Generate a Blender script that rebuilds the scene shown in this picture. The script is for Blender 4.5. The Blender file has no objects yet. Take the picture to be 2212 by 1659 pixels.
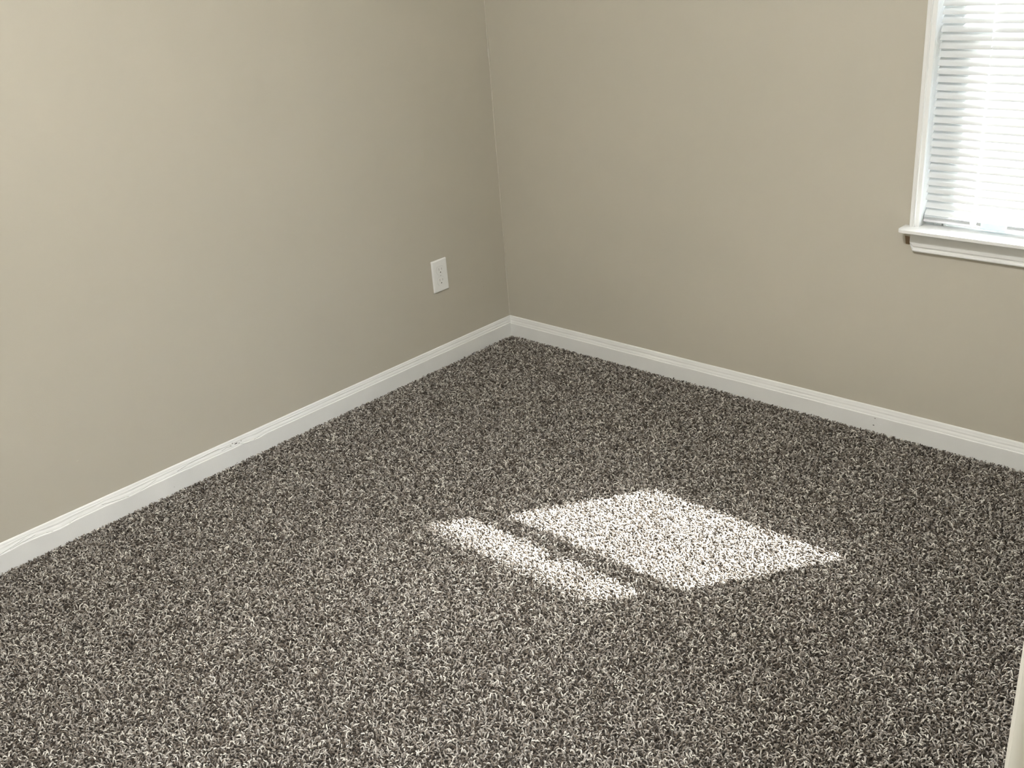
import bpy, bmesh, math, random
import numpy as np
from mathutils import Matrix, Vector

sc = bpy.context.scene
C = sc.collection

# ---------------------------------------------------------------- camera
W_PX = 2212.0
FOC, YAW, PITCH, ROLL = 2231.1456, -0.7778063, 0.4183012, -0.0826411
CAM = Vector((2.5885228, -2.6474807, 1.4319450))
fwd = Vector((math.sin(YAW) * math.cos(PITCH), math.cos(YAW) * math.cos(PITCH), -math.sin(PITCH)))
rt0 = Vector((math.cos(YAW), -math.sin(YAW), 0.0))
up0 = rt0.cross(fwd)
rt = rt0 * math.cos(ROLL) + up0 * math.sin(ROLL)
up = -rt0 * math.sin(ROLL) + up0 * math.cos(ROLL)
cd = bpy.data.cameras.new('camera')
cd.sensor_width = 36.0
cd.lens = 36.0 * FOC / W_PX
cd.clip_start = 0.01
cam = bpy.data.objects.new('camera', cd)
cam.matrix_world = Matrix(((rt.x, up.x, -fwd.x, CAM.x), (rt.y, up.y, -fwd.y, CAM.y),
                           (rt.z, up.z, -fwd.z, CAM.z), (0, 0, 0, 1)))
C.objects.link(cam)
sc.camera = cam

# ---------------------------------------------------------------- world, sun, exposure
world = bpy.data.worlds.new('world')
sc.world = world
world.use_nodes = True
wn = world.node_tree.nodes
wl = world.node_tree.links
wn.clear()
wo = wn.new('ShaderNodeOutputWorld')
wb = wn.new('ShaderNodeBackground')
sky = wn.new('ShaderNodeTexSky')
SHX, SHZ = 0.71, 1.035                       # sideways and downward travel of the sun per metre into the room
SUN_EL = math.atan(SHZ / math.sqrt(1 + SHX * SHX))
sky.sky_type = 'NISHITA'
sky.sun_disc = False
sky.sun_elevation = SUN_EL
sky.sun_rotation = math.atan2(SHX, 1.0)
sky.air_density = 1.0
sky.dust_density = 1.5
wb.inputs['Strength'].default_value = 0.45
wl.new(sky.outputs[0], wb.inputs['Color'])
wl.new(wb.outputs[0], wo.inputs['Surface'])

sd = bpy.data.lights.new('sun', 'SUN')
sd.energy = 15.5
sd.angle = math.radians(0.75)
sd.color = (1.0, 0.985, 0.965)
sun = bpy.data.objects.new('sun', sd)
sun.rotation_euler = Vector((-SHX, -1.0, -SHZ)).to_track_quat('-Z', 'Y').to_euler()
sun.location = (4, 6, 6)
C.objects.link(sun)

# second, wider sun added to spread a soft hazy glow around the floor patch
zd = bpy.data.lights.new('sun_haze_fill', 'SUN')
zd.energy = 1.9
zd.angle = math.radians(11.0)
zd.color = (0.96, 0.98, 1.0)
haze = bpy.data.objects.new('sun_haze_fill', zd)
haze.rotation_euler = sun.rotation_euler
haze.location = (4.2, 6.2, 6.2)
C.objects.link(haze)

hd = bpy.data.lights.new('hall_fill', 'AREA')  # added fill light behind the camera; no hall lamp is seen
hd.shape = 'RECTANGLE'
hd.size = 0.4
hd.size_y = 0.4
hd.energy = 10.5
hd.color = (0.94, 0.97, 1.0)
hall = bpy.data.objects.new('hall_fill', hd)
hall.location = (3.05, -2.58, 2.36)
C.objects.link(hall)

vs = sc.view_settings
vs.view_transform = 'Standard'
vs.look = 'None'
vs.gamma = 1.0
vs.use_curve_mapping = False
vs.exposure = 2.22
try:
    sc.cycles.max_bounces = 12
    sc.cycles.diffuse_bounces = 8
    sc.cycles.transparent_max_bounces = 16
except Exception:
    pass

# ---------------------------------------------------------------- materials
def mat(name, col, rough=0.5, spec=0.5):
    m = bpy.data.materials.new(name)
    m.use_nodes = True
    b = m.node_tree.nodes['Principled BSDF']
    b.inputs['Base Color'].default_value = (*col, 1)
    b.inputs['Roughness'].default_value = rough
    b.inputs['Specular IOR Level'].default_value = spec
    return m, m.node_tree.nodes, m.node_tree.links, b

def add_bump(n, l, b, scale, strength, dist, detail=3.0):
    tc = n.new('ShaderNodeTexCoord')
    nz = n.new('ShaderNodeTexNoise')
    nz.inputs['Scale'].default_value = scale
    nz.inputs['Detail'].default_value = detail
    bp = n.new('ShaderNodeBump')
    bp.inputs['Strength'].default_value = strength
    bp.inputs['Distance'].default_value = dist
    l.new(tc.outputs['Object'], nz.inputs['Vector'])
    l.new(nz.outputs['Fac'], bp.inputs['Height'])
    l.new(bp.outputs['Normal'], b.inputs['Normal'])
    return tc, nz

def add_mottle(n, l, b, tc, scale, c0, c1):
    nz = n.new('ShaderNodeTexNoise')
    nz.inputs['Scale'].default_value = scale
    nz.inputs['Detail'].default_value = 4
    cr = n.new('ShaderNodeValToRGB')
    cr.color_ramp.elements[0].position = 0.3
    cr.color_ramp.elements[0].color = (*c0, 1)
    cr.color_ramp.elements[1].position = 0.7
    cr.color_ramp.elements[1].color = (*c1, 1)
    l.new(tc.outputs['Object'], nz.inputs['Vector'])
    l.new(nz.outputs['Fac'], cr.inputs['Fac'])
    l.new(cr.outputs['Color'], b.inputs['Base Color'])

M = {}
M['wall'], n, l, b = mat('beige_wall_paint', (0.47, 0.437, 0.353), 0.62, 0.35)
tc, _ = add_bump(n, l, b, 420.0, 0.22, 0.0006, 2.0)
add_mottle(n, l, b, tc, 1.6, (0.454, 0.432, 0.366), (0.472, 0.446, 0.378))
M['caulk'], n, l, b = mat('beige_caulk', (0.53, 0.51, 0.44), 0.5)
add_bump(n, l, b, 90.0, 0.5, 0.001)
M['old_paint'], n, l, b = mat('bare_brown_patch', (0.20, 0.14, 0.085), 0.8)
add_bump(n, l, b, 200.0, 0.5, 0.0006)
M['ceiling'], n, l, b = mat('white_ceiling_paint', (0.80, 0.79, 0.76), 0.8)
add_bump(n, l, b, 300.0, 0.3, 0.001)
M['trim'], n, l, b = mat('white_gloss_trim_paint', (0.76, 0.765, 0.735), 0.36, 0.5)
tc, _ = add_bump(n, l, b, 60.0, 0.25, 0.0006, 4.0)
add_mottle(n, l, b, tc, 9.0, (0.705, 0.715, 0.705), (0.745, 0.755, 0.745))
M['door_trim'], n, l, b = mat('cream_door_trim_paint', (0.56, 0.55, 0.50), 0.4, 0.5)
add_bump(n, l, b, 40.0, 0.2, 0.0006)
M['vinyl'], n, l, b = mat('white_window_vinyl', (0.80, 0.82, 0.82), 0.35)
add_bump(n, l, b, 150.0, 0.05, 0.0003)
M['plate'], n, l, b = mat('white_outlet_plastic', (0.78, 0.79, 0.78), 0.3)
add_bump(n, l, b, 300.0, 0.05, 0.0002)
M['dark'], n, l, b = mat('dark_recess', (0.02, 0.018, 0.015), 0.8)
add_bump(n, l, b, 300.0, 0.1, 0.0002)
M['slot_grey'], n, l, b = mat('grey_slot_recess', (0.22, 0.22, 0.21), 0.7)
add_bump(n, l, b, 300.0, 0.1, 0.0002)
M['crack'], n, l, b = mat('grey_crack', (0.20, 0.19, 0.17), 0.8)
add_bump(n, l, b, 300.0, 0.1, 0.0002)
M['metal'], n, l, b = mat('painted_screw', (0.72, 0.73, 0.72), 0.3)
b.inputs['Metallic'].default_value = 0.2
add_bump(n, l, b, 300.0, 0.1, 0.0002)
M['cord'], n, l, b = mat('white_cord', (0.85, 0.86, 0.86), 0.7)
add_bump(n, l, b, 2500.0, 0.4, 0.0003)
M['rail'], n, l, b = mat('white_blind_rail', (0.50, 0.50, 0.52), 0.45)
add_bump(n, l, b, 120.0, 0.05, 0.0003)
M['exterior'], n, l, b = mat('pale_siding', (0.55, 0.53, 0.48), 0.8)
add_bump(n, l, b, 30.0, 0.3, 0.002)
M['concrete'], n, l, b = mat('pale_concrete_ground', (0.42, 0.41, 0.38), 0.9)
add_bump(n, l, b, 20.0, 0.3, 0.004)
M['backing'], n, l, b = mat('carpet_backing', (0.035, 0.028, 0.020), 0.95)
add_bump(n, l, b, 300.0, 0.5, 0.001)

# slats: thin vinyl, part of the light comes through
M['slat'], n, l, b = mat('white_blind_vinyl', (0.61, 0.63, 0.64), 0.38)
add_bump(n, l, b, 80.0, 0.04, 0.0002)
tr = n.new('ShaderNodeBsdfTranslucent')
tr.inputs['Color'].default_value = (0.85, 0.88, 0.90, 1)
mx = n.new('ShaderNodeMixShader')
mx.inputs['Fac'].default_value = 0.02
l.new(b.outputs[0], mx.inputs[1])
l.new(tr.outputs[0], mx.inputs[2])
l.new(mx.outputs[0], n['Material Output'].inputs['Surface'])

# clear plastic sleeve on the bottom rail
M['sleeve'], n, l, b = mat('clear_bluish_plastic', (0.48, 0.56, 0.60), 0.2)
tp = n.new('ShaderNodeBsdfTransparent')
tp.inputs['Color'].default_value = (0.90, 0.95, 0.97, 1)
mx = n.new('ShaderNodeMixShader')
mx.inputs['Fac'].default_value = 0.35
l.new(b.outputs[0], mx.inputs[1])
l.new(tp.outputs[0], mx.inputs[2])
l.new(mx.outputs[0], n['Material Output'].inputs['Surface'])

# window pane
M['glass'] = bpy.data.materials.new('window_glass')
M['glass'].use_nodes = True
n = M['glass'].node_tree.nodes
l = M['glass'].node_tree.links
n.clear()
out = n.new('ShaderNodeOutputMaterial')
tp = n.new('ShaderNodeBsdfTransparent')
tp.inputs['Color'].default_value = (0.96, 0.975, 0.97, 1)
gl = n.new('ShaderNodeBsdfGlossy')
gl.inputs['Roughness'].default_value = 0.02
mx = n.new('ShaderNodeMixShader')
mx.inputs[0].default_value = 0.05
l.new(tp.outputs[0], mx.inputs[1])
l.new(gl.outputs[0], mx.inputs[2])
l.new(mx.outputs[0], out.inputs['Surface'])

# glowing bowl of the added ceiling lamp
M['lamp'], n, l, b = mat('fill_lamp_glass', (0.9, 0.9, 0.88), 0.5)
b.inputs['Emission Color'].default_value = (1.0, 0.98, 0.955, 1)
b.inputs['Emission Strength'].default_value = 47.0

# carpet yarn: colour differs from tuft to tuft
M['yarn'], n, l, b = mat('taupe_carpet_yarn', (0.3, 0.26, 0.22), 0.9, 0.12)
at = n.new('ShaderNodeAttribute')
at.attribute_name = 'tint'
cr = n.new('ShaderNodeValToRGB')
e = cr.color_ramp.elements
e[0].position = 0.0
e[0].color = (0.030, 0.022, 0.015, 1)
e[1].position = 1.0
e[1].color = (0.66, 0.63, 0.57, 1)
for p_, c_ in ((0.20, (0.085, 0.066, 0.050)), (0.45, (0.215, 0.189, 0.160)), (0.75, (0.36, 0.335, 0.305))):
    k = e.new(p_)
    k.color = (*c_, 1)
l.new(at.outputs['Fac'], cr.inputs['Fac'])
l.new(cr.outputs['Color'], b.inputs['Base Color'])
b.inputs['Sheen Weight'].default_value = 0.25
b.inputs['Sheen Roughness'].default_value = 0.5

# ---------------------------------------------------------------- mesh helpers
def box(bm, x0, x1, y0, y1, z0, z1):
    v = [bm.verts.new((x, y, z)) for x in (x0, x1) for y in (y0, y1) for z in (z0, z1)]
    for f in ((0, 1, 3, 2), (4, 6, 7, 5), (0, 4, 5, 1), (2, 3, 7, 6), (0, 2, 6, 4), (1, 5, 7, 3)):
        bm.faces.new([v[i] for i in f])
    return v

def tube(bm, pts, r, seg=8):
    rings = []
    for i, p in enumerate(pts):
        p = Vector(p)
        a = Vector(pts[max(i - 1, 0)])
        c = Vector(pts[min(i + 1, len(pts) - 1)])
        d = (c - a).normalized()
        u = d.cross(Vector((0, 0, 1)) if abs(d.z) < 0.9 else Vector((1, 0, 0))).normalized()
        w = d.cross(u)
        rr = r[i] if isinstance(r, (list, tuple)) else r
        rings.append([bm.verts.new(p + (u * math.cos(t) + w * math.sin(t)) * rr)
                      for t in [2 * math.pi * k / seg for k in range(seg)]])
    for A, B in zip(rings, rings[1:]):
        for k in range(seg):
            bm.faces.new((A[k], A[(k + 1) % seg], B[(k + 1) % seg], B[k]))
    bm.faces.new(rings[0][::-1])
    bm.faces.new(rings[-1])

def loft(bm, sections, close=True):
    """sections: list of rings of 3-D points, joined in order and capped"""
    R_ = [[bm.verts.new(p) for p in s] for s in sections]
    n_ = len(R_[0])
    for A, B in zip(R_, R_[1:]):
        for k in range(n_):
            bm.faces.new((A[k], A[(k + 1) % n_], B[(k + 1) % n_], B[k]))
    bm.faces.new(R_[0][::-1])
    bm.faces.new(R_[-1])

def obj(name, bm, m, parent=None, bevel=0.0, smooth=False, seg=2):
    bmesh.ops.recalc_face_normals(bm, faces=bm.faces)
    me = bpy.data.meshes.new(name)
    bm.to_mesh(me)
    bm.free()
    me.materials.append(M[m])
    if smooth:
        for f in me.polygons:
            f.use_smooth = True
    o = bpy.data.objects.new(name, me)
    C.objects.link(o)
    if parent is not None:
        o.parent = parent
        o.matrix_parent_inverse = Matrix.Translation(parent.location).inverted() if parent.location.length else Matrix()
    if bevel:
        md = o.modifiers.new('bevel', 'BEVEL')
        md.width = bevel
        md.segments = seg
        md.limit_method = 'ANGLE'
    return o

def thing(name, label, cat, loc):
    o = bpy.data.objects.new(name, None)
    o.empty_display_size = 0.05
    C.objects.link(o)
    o.location = loc
    o['label'] = label
    o['category'] = cat
    return o

def struct(o):
    o['kind'] = 'structure'
    return o

def B():
    return bmesh.new()

random.seed(7)
rng = np.random.default_rng(11)

# ---------------------------------------------------------------- room shell
H = 2.44            # ceiling
XS = 2.4625         # inner face of the wall with the doorway
YN = -3.0           # inner face of the wall behind the camera
FL = -0.009         # carpet backing; the tips of the pile reach z = 0
WT = 0.12
DY0, DY1, DH = -2.86, -2.06, 2.03     # doorway in the side wall

bm = B(); box(bm, -WT, 3.9, YN - WT, WT, FL - 0.10, FL)
floor = struct(obj('floor', bm, 'backing'))
bm = B(); box(bm, -WT, 3.9, YN - WT, WT, H, H + 0.10)
ceiling = struct(obj('ceiling', bm, 'ceiling'))
bm = B(); box(bm, -WT, 0, YN - WT, 0, FL, H)
wall_left = struct(obj('wall_left', bm, 'wall'))

OX0, OX1, OZ0, OZ1 = 1.537, 2.290, 0.6225, 1.68   # clear window opening
J = 0.012                                          # lining thickness
bm = B()
box(bm, -WT, OX0 - J, 0, WT, FL, H)
box(bm, OX1 + J, 3.9, 0, WT, FL, H)
box(bm, OX0 - J, OX1 + J, 0, WT, FL, OZ0 - 0.010)
box(bm, OX0 - J, OX1 + J, 0, WT, OZ1 + J, H)
wall_right = struct(obj('wall_right', bm, 'wall'))

bm = B()
box(bm, XS, XS + WT, DY1, 0, FL, H)
box(bm, XS, XS + WT, YN, DY0, FL, H)
box(bm, XS, XS + WT, DY0, DY1, DH, H)
wall_side = struct(obj('wall_doorway', bm, 'wall'))
bm = B(); box(bm, 0, 3.78, YN - WT, YN, FL, H)
struct(obj('wall_near', bm, 'wall'))
bm = B(); box(bm, 3.78, 3.9, YN - WT, 0, FL, H)
struct(obj('wall_hall', bm, 'wall'))
bm = B(); box(bm, XS + WT, 3.78, -1.4, -1.28, FL, H)
struct(obj('wall_hall_end', bm, 'wall'))

# corner seam: a lumpy bead of caulk painted over
bm = B()
secs = []
zz = np.linspace(0.0735, H, 260)
for i, z in enumerate(zz):
    s = 0.0015 + 0.0007 * math.sin(z * 31) * math.sin(z * 7.3) + 0.0006 * rng.random()
    if 1.02 < z < 1.05:
        s += 0.0020
    if 0.42 < z < 0.62:
        s *= 0.75
    jx = 0.0004 * math.sin(z * 53)
    secs.append([(0.0002, -0.0002, z), (0.0002, -s * 1.5, z), (s * 0.8 + jx, -s * 0.9, z), (s * 1.4, -0.0002, z)])
loft(bm, secs)
obj('caulk_bead', bm, 'caulk', wall_left, smooth=True)

# small dents and scuffs on the left wall (y, z, length, height, slope)
bm = B()
for (y, z, L_, h_, sl) in ((-0.141, 0.2225, 0.004, 0.0012, 0.2), (-0.128, 0.2265, 0.005, 0.0012, 0.3),
                           (-0.6666, 0.0995, 0.006, 0.0016, 0.6), (-0.655, 0.103, 0.003, 0.0012, 0.5),
                           (-1.70, 0.205, 0.010, 0.0012, 0.1)):
    pts = [(0.0002, y - L_ / 2 + L_ * t, z + sl * (L_ * t - L_ / 2)) for t in (0, 0.3, 0.7, 1)]
    tube(bm, pts, [0.0003, h_ * 0.6, h_ * 0.6, 0.0003], 6)
obj('wall_scuff', bm, 'caulk', wall_left, smooth=True)
bm = B()
for (y, z) in ((-0.1400, 0.2214), (-0.127, 0.2254)):
    tube(bm, [(0.0003, y - 0.0018, z - 0.0004), (0.0003, y, z), (0.0003, y + 0.0018, z + 0.0005)], [0.0002, 0.0004, 0.0002], 6)
obj('wall_nick', bm, 'old_paint', wall_left)

# bare brown patch under the sill end
bm = B()
loft(bm, [[(1.4985, yy, 0.5915), (1.519, yy, 0.5900), (1.519, yy, 0.5705), (1.5155, yy, 0.5690), (1.502, yy, 0.5695)]
          for yy in (0.0005, -0.0006)])
o = obj('bare_patch', bm, 'old_paint', wall_right)
o['label'] = 'small brown unpainted patch under the left sill end'

# ---------------------------------------------------------------- baseboards
def base_profile(led, jit=0.0):
    """(depth from wall, z) points of the moulded board; led = z of the ledge"""
    return [(-0.004, FL), (0.0125, FL), (0.0125, led - 0.0008), (0.0117, led + 0.0005 + jit), (0.0100, led + 0.0012),
            (0.0097, led + 0.0040), (0.0086, led + 0.0075), (0.0070, led + 0.0105), (0.0066, led + 0.0125),
            (0.0066, led + 0.0155), (0.0052, 0.0665), (0.0045, 0.0700), (0.0034, 0.0726), (0.0010, 0.0738), (-0.004, 0.0738)]

def smooth_noise(t, seed, f):
    return sum(math.sin(t * f * k + seed * 1.7 * k) / k for k in (1, 2.3, 3.7)) / 2.0

# left board: the paint film sags over the ledge in a few places
def bump1(y, c, w):
    return max(0.0, 1 - ((y - c) / w) ** 2) ** 2
def left_ledge(y):
    sag = 0.0042 * bump1(y, -1.797, 0.060) + 0.0022 * bump1(y, -1.585, 0.080) + 0.0030 * bump1(y, -1.165, 0.035) + 0.0020 * bump1(y, -1.945, 0.05)
    rough = max(0.0, min(1.0, (-y - 1.0) / 0.2))
    return 0.0500 - sag + (0.0002 + 0.0006 * rough) * smooth_noise(y, 3, 55)
bm = B()
secs = []
for i in range(601):
    y = -i * 0.005
    led = left_ledge(y)
    w = max(0.0, min(1.0, (0.0500 - led) / 0.003))
    prof = base_profile(led)
    prof = [(d + (0.0012 * w if 2 <= q <= 3 else 0) + 0.00025 * smooth_noise(y, q, 25), z) for q, (d, z) in enumerate(prof)]
    secs.append([(d, y, z) for d, z in prof])
loft(bm, secs)
base_left = struct(obj('baseboard_left', bm, 'trim'))
bm = B()
secs = []
for i in range(247):
    x = XS * i / 246
    prof = base_profile(0.0465 + 0.0004 * smooth_noise(x, 5, 30))
    secs.append([(x, -(d + 0.00015 * smooth_noise(x, q, 25)), z) for q, (d, z) in enumerate(prof)])
loft(bm, secs)
base_right = struct(obj('baseboard_right', bm, 'trim'))
bm = B()
loft(bm, [[(x, YN + d, z) for d, z in base_profile(0.0465)] for x in (0, XS)])
struct(obj('baseboard_near', bm, 'trim'))
bm = B()
loft(bm, [[(XS - d, y, z) for d, z in base_profile(0.0465)] for y in (DY1 + 0.058, 0)])
struct(obj('baseboard_doorway', bm, 'trim'))

def blob(bm, c, r, axes):
    v0 = len(bm.verts)
    res = bmesh.ops.create_icosphere(bm, subdivisions=2, radius=1.0)
    for v in res['verts']:
        k = 1 + 0.18 * math.sin(v.co.x * 5 + c[1] * 90) + 0.12 * math.sin(v.co.z * 7)
        v.co = Vector((c[0] + v.co.x * axes[0] * k, c[1] + v.co.y * axes[1] * k, c[2] + v.co.z * axes[2] * k))

def surf(y, z):
    prof = base_profile(left_ledge(y))
    for (d0, z0), (d1, z1) in zip(prof[1:], prof[2:]):
        if z0 <= z <= z1 and z1 > z0:
            return d0 + (d1 - d0) * (z - z0) / (z1 - z0)
    return 0.0125
# chips and nail holes in the boards
for (y, z, a, h_) in ((-1.2365, 0.0590, 0.0052, 0.0015), (-1.2560, 0.0590, 0.0030, 0.0012), (-1.2180, 0.0600, 0.0016, 0.0010),
                      (-1.2270, 0.0565, 0.0020, 0.0009), (-1.2480, 0.0640, 0.0010, 0.0018), (-1.1515, 0.0412, 0.0024, 0.0018)):
    bm = B(); blob(bm, (surf(y, z) + 0.0001, y, z), 1, (0.0007, a, h_))
    o = obj('paint_chip', bm, 'dark', base_left, smooth=True)
for (y, z) in ((-1.46, 0.0150), (-0.60, 0.0655)):
    bm = B(); blob(bm, (0.0125 if z < 0.04 else 0.0054, y, z), 1, (0.0005, 0.0008, 0.0006))
    obj('nail_hole', bm, 'dark', base_left, smooth=True)
for (x, z, a, h_) in ((1.4590, 0.0410, 0.0022, 0.0009), (1.4560, 0.0178, 0.0026, 0.0013)):
    bm = B(); blob(bm, (x, -0.0125, z), 1, (a, 0.0005, h_))
    obj('nail_hole', bm, 'dark', base_right, smooth=True)
# scuffed filler around the two holes of the right board
bm = B()
for (x, z, dx, dz) in ((1.447, 0.034, 0.012, 0.004), (1.466, 0.030, 0.006, -0.006), (1.474, 0.024, 0.006, 0.001)):
    tube(bm, [(x, -0.01245, z), (x + dx / 2, -0.0126, z + dz / 2 + 0.001), (x + dx, -0.01245, z + dz)], [0.0002, 0.0006, 0.0002], 6)
obj('filler_mark', bm, 'trim', base_right, smooth=True)
# cracks where the old paint film curls off the moulding of the left board
CRACKS = [[(-1.985, 0.0455), (-1.958, 0.0490), (-1.930, 0.0535), (-1.900, 0.0590), (-1.885, 0.0625)],
          [(-1.931, 0.0506), (-1.915, 0.0530), (-1.885, 0.0555), (-1.858, 0.0585)],
          [(-1.8335, 0.0510), (-1.815, 0.0472), (-1.797, 0.0456), (-1.775, 0.0474), (-1.742, 0.0556)],
          [(-1.674, 0.0585), (-1.640, 0.0540), (-1.605, 0.0492), (-1.579, 0.0476), (-1.545, 0.0515), (-1.504, 0.0600)],
          [(-1.440, 0.0560), (-1.397, 0.0620), (-1.334, 0.0650), (-1.290, 0.0655)],
          [(-1.290, 0.0560), (-1.270, 0.0600), (-1.250, 0.0575)],
          [(-1.225, 0.0530), (-1.212, 0.0500), (-1.200, 0.0482), (-1.185, 0.0478), (-1.169, 0.0490), (-1.150, 0.0500)]]
for pts0 in CRACKS:
    fine = []
    for (y0, z0), (y1, z1) in zip(pts0, pts0[1:]):
        for t in np.linspace(0, 1, 6, endpoint=False):
            fine.append((y0 + (y1 - y0) * t, z0 + (z1 - z0) * t))
    fine.append(pts0[-1])
    for nm, mt_, dz, r_, out_ in (('paint_crack', 'crack', -0.0006, 0.00045, -0.0001), ('paint_lip', 'trim', 0.0004, 0.00075, 0.0003)):
        P_ = [(surf(y, z + dz) + out_, y, z + dz + 0.0003 * math.sin(y * 400)) for y, z in fine]
        bm = B()
        tube(bm, P_, [0.0001] + [r_] * (len(P_) - 2) + [0.0001], 6)
        obj(nm, bm, mt_, base_left, smooth=True)

# ---------------------------------------------------------------- doorway trim at the right edge of the view
CF = 0.0180
bm = B()
prof = [(XS + 0.001, DY1 - 0.006), (XS - CF + 0.003, DY1 - 0.006), (XS - CF, DY1 - 0.003), (XS - CF, DY1 + 0.020),
        (XS - CF + 0.004, DY1 + 0.024), (XS - CF + 0.006, DY1 + 0.048), (XS - 0.006, DY1 + 0.057), (XS + 0.001, DY1 + 0.057)]
loft(bm, [[(x, y, z) for x, y in prof] for z in (FL, DH + 0.057)])
trim1 = struct(obj('trim_1', bm, 'door_trim', smooth=False))
bm = B()
box(bm, XS - 0.001, XS + WT + 0.001, DY1 - 0.018, DY1 + 0.001, FL, DH)
o = obj('door_jamb', bm, 'door_trim', trim1, 0.002)
bm = B()
box(bm, XS - 0.001, XS + WT + 0.001, DY0 - 0.001, DY0 + 0.015, FL, DH)
box(bm, XS - 0.001, XS + WT + 0.001, DY0, DY1, DH - 0.018, DH + 0.001)
obj('door_jamb', bm, 'door_trim', trim1, 0.002)
bm = B()
box(bm, XS - CF, XS + 0.001, DY0 - 0.057, DY0 + 0.006, FL, DH + 0.057)
box(bm, XS - CF, XS + 0.001, DY0 + 0.006, DY1 - 0.006, DH - 0.002, DH + 0.057)
obj('head_casing', bm, 'door_trim', trim1, 0.003)

# ---------------------------------------------------------------- window
win = struct(bpy.data.objects.new('window_1', None))
C.objects.link(win)
# lining of the opening
bm = B()
box(bm, OX0 - J, OX0 + 0.0003, 0.0012, 0.055, OZ0 - 0.004, OZ1 + J)
box(bm, OX1 - 0.0003, OX1 + J, 0.0012, 0.055, OZ0 - 0.004, OZ1 + J)
box(bm, OX0 + 0.0003, OX1 - 0.0003, 0.0012, 0.055, OZ1 - 0.0003, OZ1 + J)
obj('window_lining', bm, 'trim', win)
# narrow moulded casing, mitred by overlap
def casing(bm, xo, sgn):
    pr_ = [(0, 0.001), (0, -0.0130), (0.0015, -0.0150), (0.0095, -0.0150), (0.0105, -0.0140), (0.0110, -0.0158), (0.0135, -0.0158),
           (0.0140, -0.0125), (0.0225, -0.0105), (0.0240, -0.0095), (0.0240, 0.001)]
    loft(bm, [[(xo + sgn * a, b_, z) for a, b_ in pr_] for z in (OZ0 - 0.001, OZ1 + 0.024)])
bm = B()
casing(bm, OX0 - 0.024, 1)
obj('window_casing', bm, 'trim', win)
bm = B()
casing(bm, OX1 + 0.024, -1)
obj('window_casing', bm, 'trim', win)
bm = B(); box(bm, OX0 - 0.024, OX1 + 0.024, -0.015, 0.001, OZ1, OZ1 + 0.024)
obj('window_casing', bm, 'trim', win, 0.002)
# sill with horns
SX0, SX1 = OX0 - 0.041, OX1 + 0.041
bm = B()
outline = [(SX0 + 0.0005, 0.001), (SX0, -0.040), (SX0 + 0.004, -0.0495), (SX0 + 0.012, -0.0525), (SX1 - 0.012, -0.0525), (SX1 - 0.004, -0.0495),
           (SX1, -0.040), (SX1 - 0.0005, 0.001), (OX1 + 0.001, 0.001), (OX1 + 0.001, 0.060), (OX0 - 0.001, 0.060), (OX0 - 0.001, 0.001)]
loft(bm, [[(x, y, z) for x, y in outline] for z in (OZ0 - 0.0100, OZ0)])
obj('window_sill', bm, 'trim', win, 0.0022, seg=3)
# apron
AX0, AX1 = OX0 - 0.019, OX1 + 0.019
ap = [(0.001, OZ0 - 0.0105), (-0.0125, OZ0 - 0.0105), (-0.0150, OZ0 - 0.0130), (-0.0150, 0.5800), (-0.0138, 0.5710), (-0.0105, 0.5665), (-0.0110, 0.5625),
      (-0.0140, 0.5600), (-0.0140, 0.5575), (-0.0100, 0.5545), (0.001, 0.5545)]
bm = B()
secs = []
for x, cut in ((AX0, 0), (AX0 + 0.0005, 1), (AX0 + 0.009, 2), (AX1 - 0.009, 2), (AX1 - 0.0005, 1), (AX1, 0)):
    s = []
    for (y, z) in ap:
        if cut < 2 and z < 0.578:
            z = 0.578 + (z - 0.578) * (0.12 if cut == 0 else 0.25)
            y = max(y, -0.0130) if y < 0 else y
        s.append((x, y, z))
    secs.append(s)
loft(bm, secs)
obj('window_apron', bm, 'trim', win)

# vinyl frame and two sashes
YF0, YF1 = 0.050, 0.118
bm = B()
box(bm, OX0 - J, OX0 + 0.028, YF0, YF1, OZ0 - 0.010, OZ1 + J)
box(bm, OX1 - 0.028, OX1 + J, YF0, YF1, OZ0 - 0.010, OZ1 + J)
box(bm, OX0 + 0.028, OX1 - 0.028, YF0, YF1, OZ0 - 0.010, OZ0 + 0.014)
box(bm, OX0 + 0.028, OX1 - 0.028, YF0, YF1, OZ1 - 0.028, OZ1 + J)
obj('window_frame', bm, 'vinyl', win, 0.0015)
# small track stops seen under the blind
bm = B()
for x in (1.560, 1.578, 1.584):
    box(bm, x, x + 0.003, 0.030, 0.052, OZ0 - 0.001, OZ0 + 0.012)
obj('track_stop', bm, 'vinyl', win, 0.0006)
GX0, GX1 = 1.636, 2.214
def sash(y0, y1, zb, gz0, gz1, zt, gy):
    bm = B()
    box(bm, OX0 + 0.020, GX0, y0, y1, zb, zt)
    box(bm, GX1, OX1 - 0.020, y0, y1, zb, zt)
    box(bm, GX0, GX1, y0, y1, zb, gz0)
    box(bm, GX0, GX1, y0, y1, gz1, zt)
    s = obj('window_sash', bm, 'vinyl', win, 0.0015)
    bm = B()
    box(bm, GX0 - 0.004, GX1 + 0.004, gy, gy + 0.004, gz0 - 0.004, gz1 + 0.004)
    obj('pane', bm, 'glass', s)
    return s
sash(0.055, 0.085, OZ0 + 0.010, 0.672, 1.113, 1.150, 0.068)
sash(0.088, 0.116, 1.137, 1.166, OZ1 - 0.055, OZ1 - 0.010, 0.100)
# sash lock on the meeting rail
bm = B()
box(bm, 1.895, 1.935, 0.050, 0.078, 1.150, 1.158)
tube(bm, [(1.915, 0.056, 1.158), (1.915, 0.056, 1.166)], 0.008, 12)
obj('sash_lock', bm, 'vinyl', win, 0.001)

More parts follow.
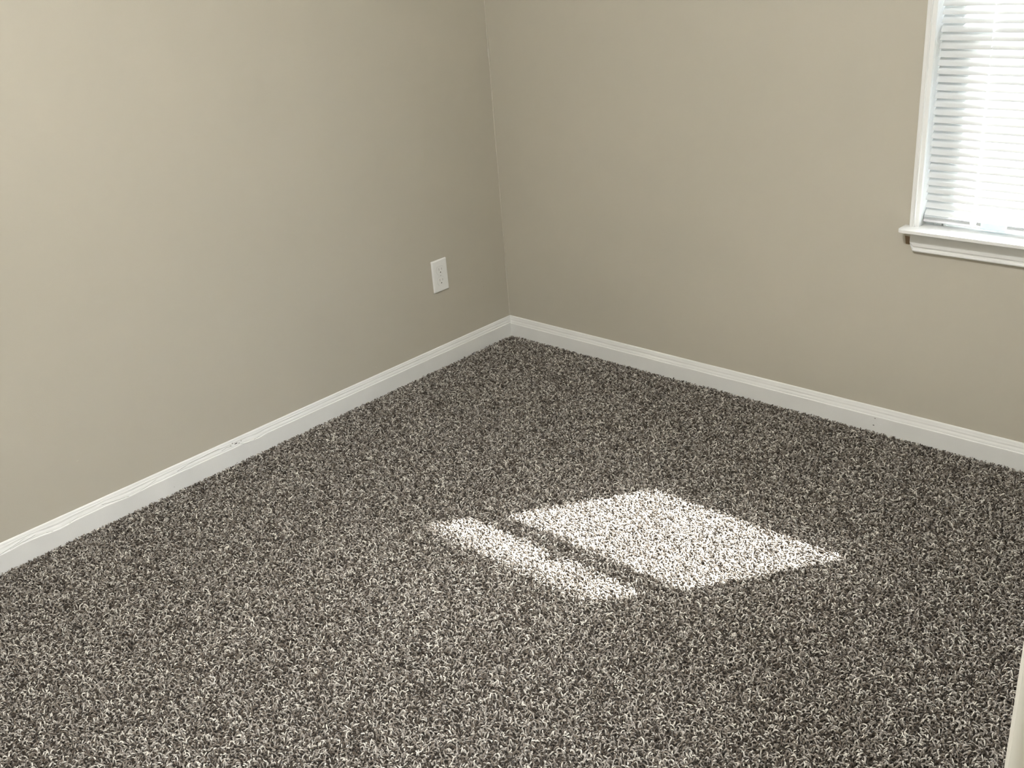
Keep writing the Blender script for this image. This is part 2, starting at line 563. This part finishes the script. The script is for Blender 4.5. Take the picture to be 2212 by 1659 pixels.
# ---------------------------------------------------------------- mini blind
blind = thing('mini_blind', 'white mini blind with narrow tilted slats hanging in the window above the sill', 'blind', (1.913, 0.012, 0.633))
BX0, BX1 = OX0 + 0.0025, OX1 - 0.0025
YC = 0.0215
TILT = math.radians(46.5)
SW, CROWN, TH = 0.025, 0.0013, 0.00045
LAD = (1.6640, 1.913, 2.163)
def slat_xs(xa, xb):
    xs = [xa + 0.0008, xa + 0.0035]
    for c in LAD:
        xs += [c - 0.0030, c - 0.0012, c + 0.0012, c + 0.0030]
    xs += [xb - 0.0035, xb - 0.0008]
    out_ = [xa, xs[0], xs[1]]
    out_ += xs[2:]
    out_.append(xb)
    return out_
def slat_mesh(tilt, width=SW, crown=CROWN, th=TH):
    """curved slat about (x from 0, y 0, z 0) with routed cord holes and eased corners"""
    bm = B()
    xs = slat_xs(BX0, BX1)
    A = [-0.5, -0.46, -0.38, -0.26, -0.14, -0.07, 0.07, 0.14, 0.26, 0.38, 0.46, 0.5]
    ct, st = math.cos(tilt), math.sin(tilt)
    grid = {}
    for i, x in enumerate(xs):
        for j, a in enumerate(A):
            aa = a
            if i in (0, len(xs) - 1):
                aa = a * 0.84
            elif i in (1, len(xs) - 2):
                aa = a * 0.95
            s = aa * width
            b_ = crown * (1 - (2 * aa) ** 2)
            for side, off in ((0, 0.0), (1, -th)):
                bb = b_ + off
                grid[i, j, side] = bm.verts.new((x - 1.913, s * ct - bb * st, s * st + bb * ct))
    nx, na = len(xs), len(A)
    def hole(i, j):
        for c in LAD:
            if abs(xs[i] - (c - 0.0012)) < 1e-6 and 3 <= j <= 7:
                return True
        return False
    for i in range(nx - 1):
        for j in range(na - 1):
            if hole(i, j):
                continue
            bm.faces.new((grid[i, j, 0], grid[i + 1, j, 0], grid[i + 1, j + 1, 0], grid[i, j + 1, 0]))
            bm.faces.new((grid[i, j, 1], grid[i, j + 1, 1], grid[i + 1, j + 1, 1], grid[i + 1, j, 1]))
            for (di, dj, e0, e1) in ((-1, 0, (i, j), (i, j + 1)), (1, 0, (i + 1, j), (i + 1, j + 1)),
                                     (0, -1, (i, j), (i + 1, j)), (0, 1, (i, j + 1), (i + 1, j + 1))):
                ni, nj = i + di, j + dj
                if ni < 0 or nj < 0 or ni >= nx - 1 or nj >= na - 1 or hole(ni, nj):
                    bm.faces.new((grid[(*e0, 0)], grid[(*e1, 0)], grid[(*e1, 1)], grid[(*e0, 1)]))
    bmesh.ops.recalc_face_normals(bm, faces=bm.faces)
    return bm
proto = obj('slat', slat_mesh(TILT), 'slat', None, smooth=True)
for f in proto.data.polygons:
    f.use_smooth = abs(f.normal.x) < 0.5 and f.area > 2e-7
proto.parent = blind
proto.matrix_parent_inverse = Matrix.Translation(blind.location).inverted()
EDGE = -0.5 * SW * math.sin(TILT)           # room edge of a slat below its centre
PITCHZ = 0.01998
Z26 = 0.6508
k = 0
slat_z = []
while True:
    z = Z26 + k * PITCHZ - EDGE
    if z > OZ1 - 0.040:
        break
    slat_z.append(z)
    k += 1
for i, z in enumerate(slat_z):
    o = proto if i == 0 else proto.copy()
    if i:
        C.objects.link(o)
    o.location = (1.913, YC + 0.0003 * math.sin(i * 2.1), z + 0.0003 * math.sin(i * 1.3))
    o.rotation_euler = (math.radians(0.25 * math.sin(i * 1.7)), math.radians(0.03 * math.sin(i * 0.9)), 0)
# three spare slats lying on the bottom rail
spare = obj('slat', slat_mesh(math.radians(6.0)), 'slat', None, smooth=False)
spare.parent = blind
spare.matrix_parent_inverse = Matrix.Translation(blind.location).inverted()
for i, z in enumerate((0.6432, 0.6462, 0.6492)):
    o = spare if i == 0 else spare.copy()
    if i:
        C.objects.link(o)
    o.location = (1.913, YC + 0.0002 * i, z)
# rails
bm = B()
prof = [(-0.0125, 0.6345), (-0.0105, 0.6330), (0.0105, 0.6330), (0.0125, 0.6345), (0.0125, 0.6398), (0.0105, 0.6412), (-0.0105, 0.6412), (-0.0125, 0.6398)]
loft(bm, [[(x, YC + a, z) for a, z in prof] for x in (BX0, BX1)])
rail = obj('bottom_rail', bm, 'rail', blind, 0.0005)
bm = B()
prof = [(-0.0133, 0.6337), (-0.0133, 0.6500), (-0.0127, 0.6500), (-0.0127, 0.6326), (0.0127, 0.6326), (0.0127, 0.6500), (0.0133, 0.6500), (0.0133, 0.6318), (-0.0125, 0.6318)]
loft(bm, [[(x, YC + a, z) for a, z in prof] for x in (1.6870, 1.7500)])
o = obj('plastic_sleeve', bm, 'sleeve', blind, smooth=False)
o['label'] = 'clear bluish plastic sleeve around the bottom rail'
bm = B(); box(bm, 1.7485, 1.7515, YC - 0.0142, YC - 0.0125, 0.6325, 0.6505)
obj('sleeve_edge', bm, 'cord', o)
bm = B(); box(bm, BX0, BX1, YC - 0.0135, YC + 0.0135, OZ1 - 0.028, OZ1 - 0.001)
obj('head_rail', bm, 'rail', blind, 0.001)
ZT = OZ1 - 0.02
for c in LAD:
    bm = B()
    pts = [(c + 0.0004 * math.sin(t * 40), YC, 0.640 + (ZT - 0.640) * t) for t in np.linspace(0, 1, 60)]
    tube(bm, pts, 0.0008, 6)
    obj('lift_cord', bm, 'cord', blind, smooth=True)
    bm = B()
    hx = 0.5 * SW * math.cos(TILT)
    for s, dx in ((-1, 0.0012), (1, -0.0012)):
        tube(bm, [(c + dx, YC + s * (hx + 0.0009), 0.642), (c + dx, YC + s * (hx + 0.0009), ZT)], 0.00035, 5)
    for z in slat_z:
        tube(bm, [(c + 0.0012, YC - hx - 0.0008, z + EDGE - 0.0011), (c - 0.0012, YC + hx + 0.0008, z - EDGE - 0.0011)], 0.0003, 5)
    obj('ladder_cord', bm, 'cord', blind)
    # plug and gathered ladder ends at the bottom rail
    bm = B()
    loft(bm, [[(c + 0.004 + a * s, y, 0.647 + z_ * s) for a, z_ in ((-0.0075, -0.006), (0.0075, -0.007), (0.009, 0.0), (0.006, 0.0065), (-0.006, 0.0068), (-0.0085, 0.001))]
              for y, s in ((YC - 0.0120, 1.0), (YC - 0.0150, 0.92), (YC - 0.0162, 0.6))])
    tube(bm, [(c - 0.002, YC - 0.014, 0.640), (c + 0.001, YC - 0.0165, 0.6445), (c + 0.006, YC - 0.0165, 0.6480), (c + 0.010, YC - 0.014, 0.6535)], 0.0011, 6)
    tube(bm, [(c + 0.000, YC - 0.013, 0.6560), (c + 0.003, YC - 0.0165, 0.6510), (c + 0.009, YC - 0.0160, 0.6440), (c + 0.012, YC - 0.013, 0.6405)], 0.0011, 6)
    tube(bm, [(c + 0.005, YC - 0.007, 0.6305), (c + 0.005, YC - 0.007, 0.6335)], 0.0052, 14)
    obj('cord_plug', bm, 'cord', blind, smooth=False)
# loop of loose string at the left slat ends, and the tilt wand out to the right
bm = B()
tube(bm, [(BX0 - 0.0022, -0.0015, 1.0975), (BX0 - 0.0010, -0.0045, 1.0940), (BX0 + 0.0005, -0.0060, 1.0890), (BX0 + 0.0025, -0.0040, 1.0850), (BX0 + 0.004, -0.001, 1.0835)], 0.0005, 6)
obj('loose_string', bm, 'cord', blind, smooth=True)
bm = B()
tube(bm, [(2.235, -0.006, 1.645), (2.236, -0.0065, 1.20), (2.236, -0.0065, 1.08)], 0.0028, 6)
obj('tilt_wand', bm, 'sleeve', blind)

# ---------------------------------------------------------------- outlet
OY, OZc = -0.33501, 0.3301
outlet = thing('wall_outlet', 'white double power outlet low on the beige wall beside the room corner', 'outlet', (0, OY, OZc))
def rrect(hw, hh, r, seg=5):
    pts = []
    for cx_, cy_, a0 in ((hw - r, hh - r, 0), (-hw + r, hh - r, 90), (-hw + r, -hh + r, 180), (hw - r, -hh + r, 270)):
        for k_ in range(seg + 1):
            a_ = math.radians(a0 + 90 * k_ / seg)
            pts.append((cx_ + r * math.cos(a_), cy_ + r * math.sin(a_)))
    return pts
bm = B()
secs = []
for dep, ins in ((0.0, 0.0), (0.0030, 0.0), (0.0046, 0.0010), (0.0056, 0.0030), (0.0058, 0.0060)):
    secs.append([(dep, OY + a, OZc + b_) for a, b_ in rrect(0.035 - ins, 0.05715 - ins, 0.0022)])
loft(bm, secs)
plate = obj('cover_plate', bm, 'plate', outlet)
for s in (1, -1):
    zc = OZc + s * 0.0195
    # round receptacle with flattened top and bottom
    pts = []
    for k_ in range(40):
        a_ = 2 * math.pi * k_ / 40
        pts.append((0.0172 * math.cos(a_), max(-0.0140, min(0.0140, 0.0172 * math.sin(a_)))))
    bm = B()
    loft(bm, [[(d, OY + a * q, zc + b_ * q) for a, b_ in pts] for d, q in ((0.0050, 1.0), (0.0068, 1.0), (0.0074, 0.955))])
    rec = obj('receptacle', bm, 'plate', outlet)
    bm = B()
    loft(bm, [[(d, OY + a * 1.035, zc + b_ * 1.04) for a, b_ in pts] for d in (0.0055, 0.0060)])
    obj('receptacle_gap', bm, 'rail', rec)
    for (dy, hh) in ((-0.0063, 0.0044), (0.0063, 0.0036)):
        bm = B(); box(bm, 0.0070, 0.0076, OY + dy - 0.0007, OY + dy + 0.0007, zc + 0.0040 - hh, zc + 0.0040 + hh)
        obj('slot', bm, 'slot_grey', rec)
    bm = B()
    gp = [(0.0021 * math.cos(t), max(-0.0018, 0.0023 * math.sin(t))) for t in np.linspace(0, 2 * math.pi, 16, endpoint=False)]
    loft(bm, [[(d, OY + a, zc - 0.0072 + b_) for a, b_ in gp] for d in (0.0070, 0.0076)])
    obj('ground_hole', bm, 'dark', rec)
bm = B()
tube(bm, [(0.0055, OY, OZc), (0.0066, OY, OZc)], [0.0034, 0.0030], 16)
scr = obj('screw', bm, 'metal', outlet)
bm = B(); box(bm, 0.0065, 0.0068, OY - 0.0024, OY + 0.0024, OZc - 0.0003, OZc + 0.0003)
obj('screw_slot', bm, 'dark', scr)

# ---------------------------------------------------------------- added ceiling lamp, unseen above the view, placed to light the walls
lamp = thing('ceiling_fill_lamp', 'added round frosted glass lamp on the white ceiling, unseen above the view', 'lamp', (1.68, -2.10, H))
bm = B()
secs = []
for z, r in ((H, 0.13), (H - 0.018, 0.135), (H - 0.024, 0.12)):
    secs.append([(1.68 + r * math.cos(t), -2.10 + r * math.sin(t), z) for t in np.linspace(0, 2 * math.pi, 40, endpoint=False)])
loft(bm, secs)
obj('fill_lamp_base', bm, 'metal', lamp)
bm = B()
secs = []
for z, r in ((H - 0.024, 0.150), (H - 0.045, 0.150), (H - 0.075, 0.125), (H - 0.098, 0.08), (H - 0.108, 0.02)):
    secs.append([(1.68 + r * math.cos(t), -2.10 + r * math.sin(t), z) for t in np.linspace(0, 2 * math.pi, 40, endpoint=False)])
loft(bm, secs)
obj('fill_lamp_shade', bm, 'lamp', lamp, smooth=True)

# ---------------------------------------------------------------- carpet pile
TS = 0.5
def yarn_tile():
    n_side = 100
    step = TS / n_side
    gx, gy = np.meshgrid(np.arange(n_side), np.arange(n_side))
    bx = (gx.ravel() + 0.25 + 0.5 * (gy.ravel() % 2) + rng.uniform(-0.42, 0.42, gx.size)) * step
    by = (gy.ravel() + 0.5 + rng.uniform(-0.42, 0.42, gx.size)) * step
    N = bx.size
    az = rng.uniform(0, 2 * np.pi, N)
    turn = rng.uniform(-3.4, 3.4, N)
    lean = rng.uniform(0.45, 1.0, N)
    hgt = rng.uniform(0.0050, 0.0095, N)
    rad = rng.uniform(0.00105, 0.00160, N)
    K, S = 7, 5
    ts = np.linspace(0, 1, K)
    P = np.zeros((N, K, 3))
    x = bx.copy(); y = by.copy()
    prev = 0.0
    for k_, t in enumerate(ts):
        dt = t - prev
        prev = t
        a_ = az + turn * t
        hs = lean * (0.3 + 1.6 * t) * 0.0098
        x = x + np.cos(a_) * hs * dt
        y = y + np.sin(a_) * hs * dt
        P[:, k_, 0] = x
        P[:, k_, 1] = y
        P[:, k_, 2] = FL - 0.001 + (hgt + 0.001) * np.sin(np.minimum(1.0, t * 1.02) * (np.pi / 2) * (0.75 + 0.45 * lean))/np.sin(np.minimum(np.pi/2, (np.pi / 2) * (0.75 + 0.45 * lean)))
    T = np.gradient(P, axis=1)
    T /= np.linalg.norm(T, axis=2, keepdims=True)
    ref = np.stack([-np.sin(az), np.cos(az), np.full(N, 0.2)], 1)[:, None, :]
    U = np.cross(T, ref); U /= np.linalg.norm(U, axis=2, keepdims=True) + 1e-9
    V = np.cross(T, U)
    prof = np.array([0.8, 0.95, 1.05, 1.08, 1.05, 0.92, 0.55])
    ang = np.arange(S) * 2 * np.pi / S
    verts = (P[:, :, None, :] + rad[:, None, None, None] * prof[None, :, None, None] *
             (U[:, :, None, :] * np.cos(ang)[None, None, :, None] + V[:, :, None, :] * np.sin(ang)[None, None, :, None]))
    verts = verts.reshape(-1, 3)
    base = (np.arange(N) * K * S)[:, None, None]
    kk = np.arange(K - 1)[None, :, None] * S
    ss = np.arange(S)[None, None, :]
    s2 = (ss + 1) % S
    q = np.stack([base + kk + ss, base + kk + s2, base + kk + S + s2, base + kk + S + ss], -1).reshape(-1, 4)
    cap = (base[:, 0, :] + (K - 1) * S + np.arange(S)[None, :])
    nq, nc = len(q), len(cap)
    me = bpy.data.meshes.new('carpet_pile')
    me.vertices.add(len(verts))
    me.vertices.foreach_set('co', verts.astype(np.float32).ravel())
    loops = np.concatenate([q.ravel(), cap.ravel()]).astype(np.int32)
    me.loops.add(len(loops))
    me.loops.foreach_set('vertex_index', loops)
    me.polygons.add(nq + nc)
    starts = np.concatenate([np.arange(nq) * 4, nq * 4 + np.arange(nc) * S]).astype(np.int32)
    me.polygons.foreach_set('loop_start', starts)
    me.update(calc_edges=True)
    me.polygons.foreach_set('use_smooth', np.ones(nq + nc, dtype=bool))
    tint = np.clip(rng.normal(0.45, 0.30, N), 0, 1)
    speck = rng.random(N)
    tint[speck < 0.05] = rng.uniform(0.9, 1.0, (speck < 0.05).sum())
    tint[speck > 0.93] = rng.uniform(0.0, 0.12, (speck > 0.93).sum())
    at_ = me.attributes.new('tint', 'FLOAT', 'POINT')
    at_.data.foreach_set('value', np.repeat(tint, K * S).astype(np.float32))
    me.materials.append(M['yarn'])
    return me
pile = bpy.data.objects.new('carpet_pile', yarn_tile())
C.objects.link(pile)
pile['kind'] = 'stuff'
pile['label'] = 'mottled brown and grey twisted carpet pile covering the whole floor'
pile['category'] = 'carpet'
# the woven tile repeats over the room, turned differently each time
NX, NY = 5, 6
pm = bpy.data.meshes.new('pile_points')
ng = bpy.data.node_groups.new('pile_tiles', 'GeometryNodeTree')
ng.interface.new_socket('Geometry', in_out='INPUT', socket_type='NodeSocketGeometry')
ng.interface.new_socket('Geometry', in_out='OUTPUT', socket_type='NodeSocketGeometry')
gi = ng.nodes.new('NodeGroupInput')
go = ng.nodes.new('NodeGroupOutput')
jn = ng.nodes.new('GeometryNodeJoinGeometry')
for i in range(NX):
    for j in range(NY):
        r = (i * 3 + j * 5 + (i * j) % 3) % 4
        x0, y0 = 0.013 + i * TS - 0.0, -0.013 - (j + 1) * TS
        if i == NX - 1:
            x0 -= 0.0
        tf = ng.nodes.new('GeometryNodeTransform')
        off = {0: (0, 0), 1: (TS, 0), 2: (TS, TS), 3: (0, TS)}[r]
        tf.inputs['Translation'].default_value = (x0 + off[0], y0 + off[1], 0)
        tf.inputs['Rotation'].default_value = (0, 0, math.pi / 2 * r)
        # instances keep the memory small
        g2 = ng.nodes.new('GeometryNodeGeometryToInstance')
        ng.links.new(gi.outputs[0], g2.inputs[0])
        ng.links.new(g2.outputs[0], tf.inputs[0])
        ng.links.new(tf.outputs[0], jn.inputs[0])
ng.links.new(jn.outputs[0], go.inputs[0])
md = pile.modifiers.new('tiles', 'NODES')
md.node_group = ng

# ---------------------------------------------------------------- outside the window
bm = B(); box(bm, -6, 10, WT, 14, -0.42, -0.32)
struct(obj('ground', bm, 'concrete'))
bm = B()
box(bm, -1.0, 5.0, WT, 1.11, 2.36, 2.40)
box(bm, -1.0, 5.0, 1.09, 1.13, 2.35, 2.52)
struct(obj('eave', bm, 'exterior'))
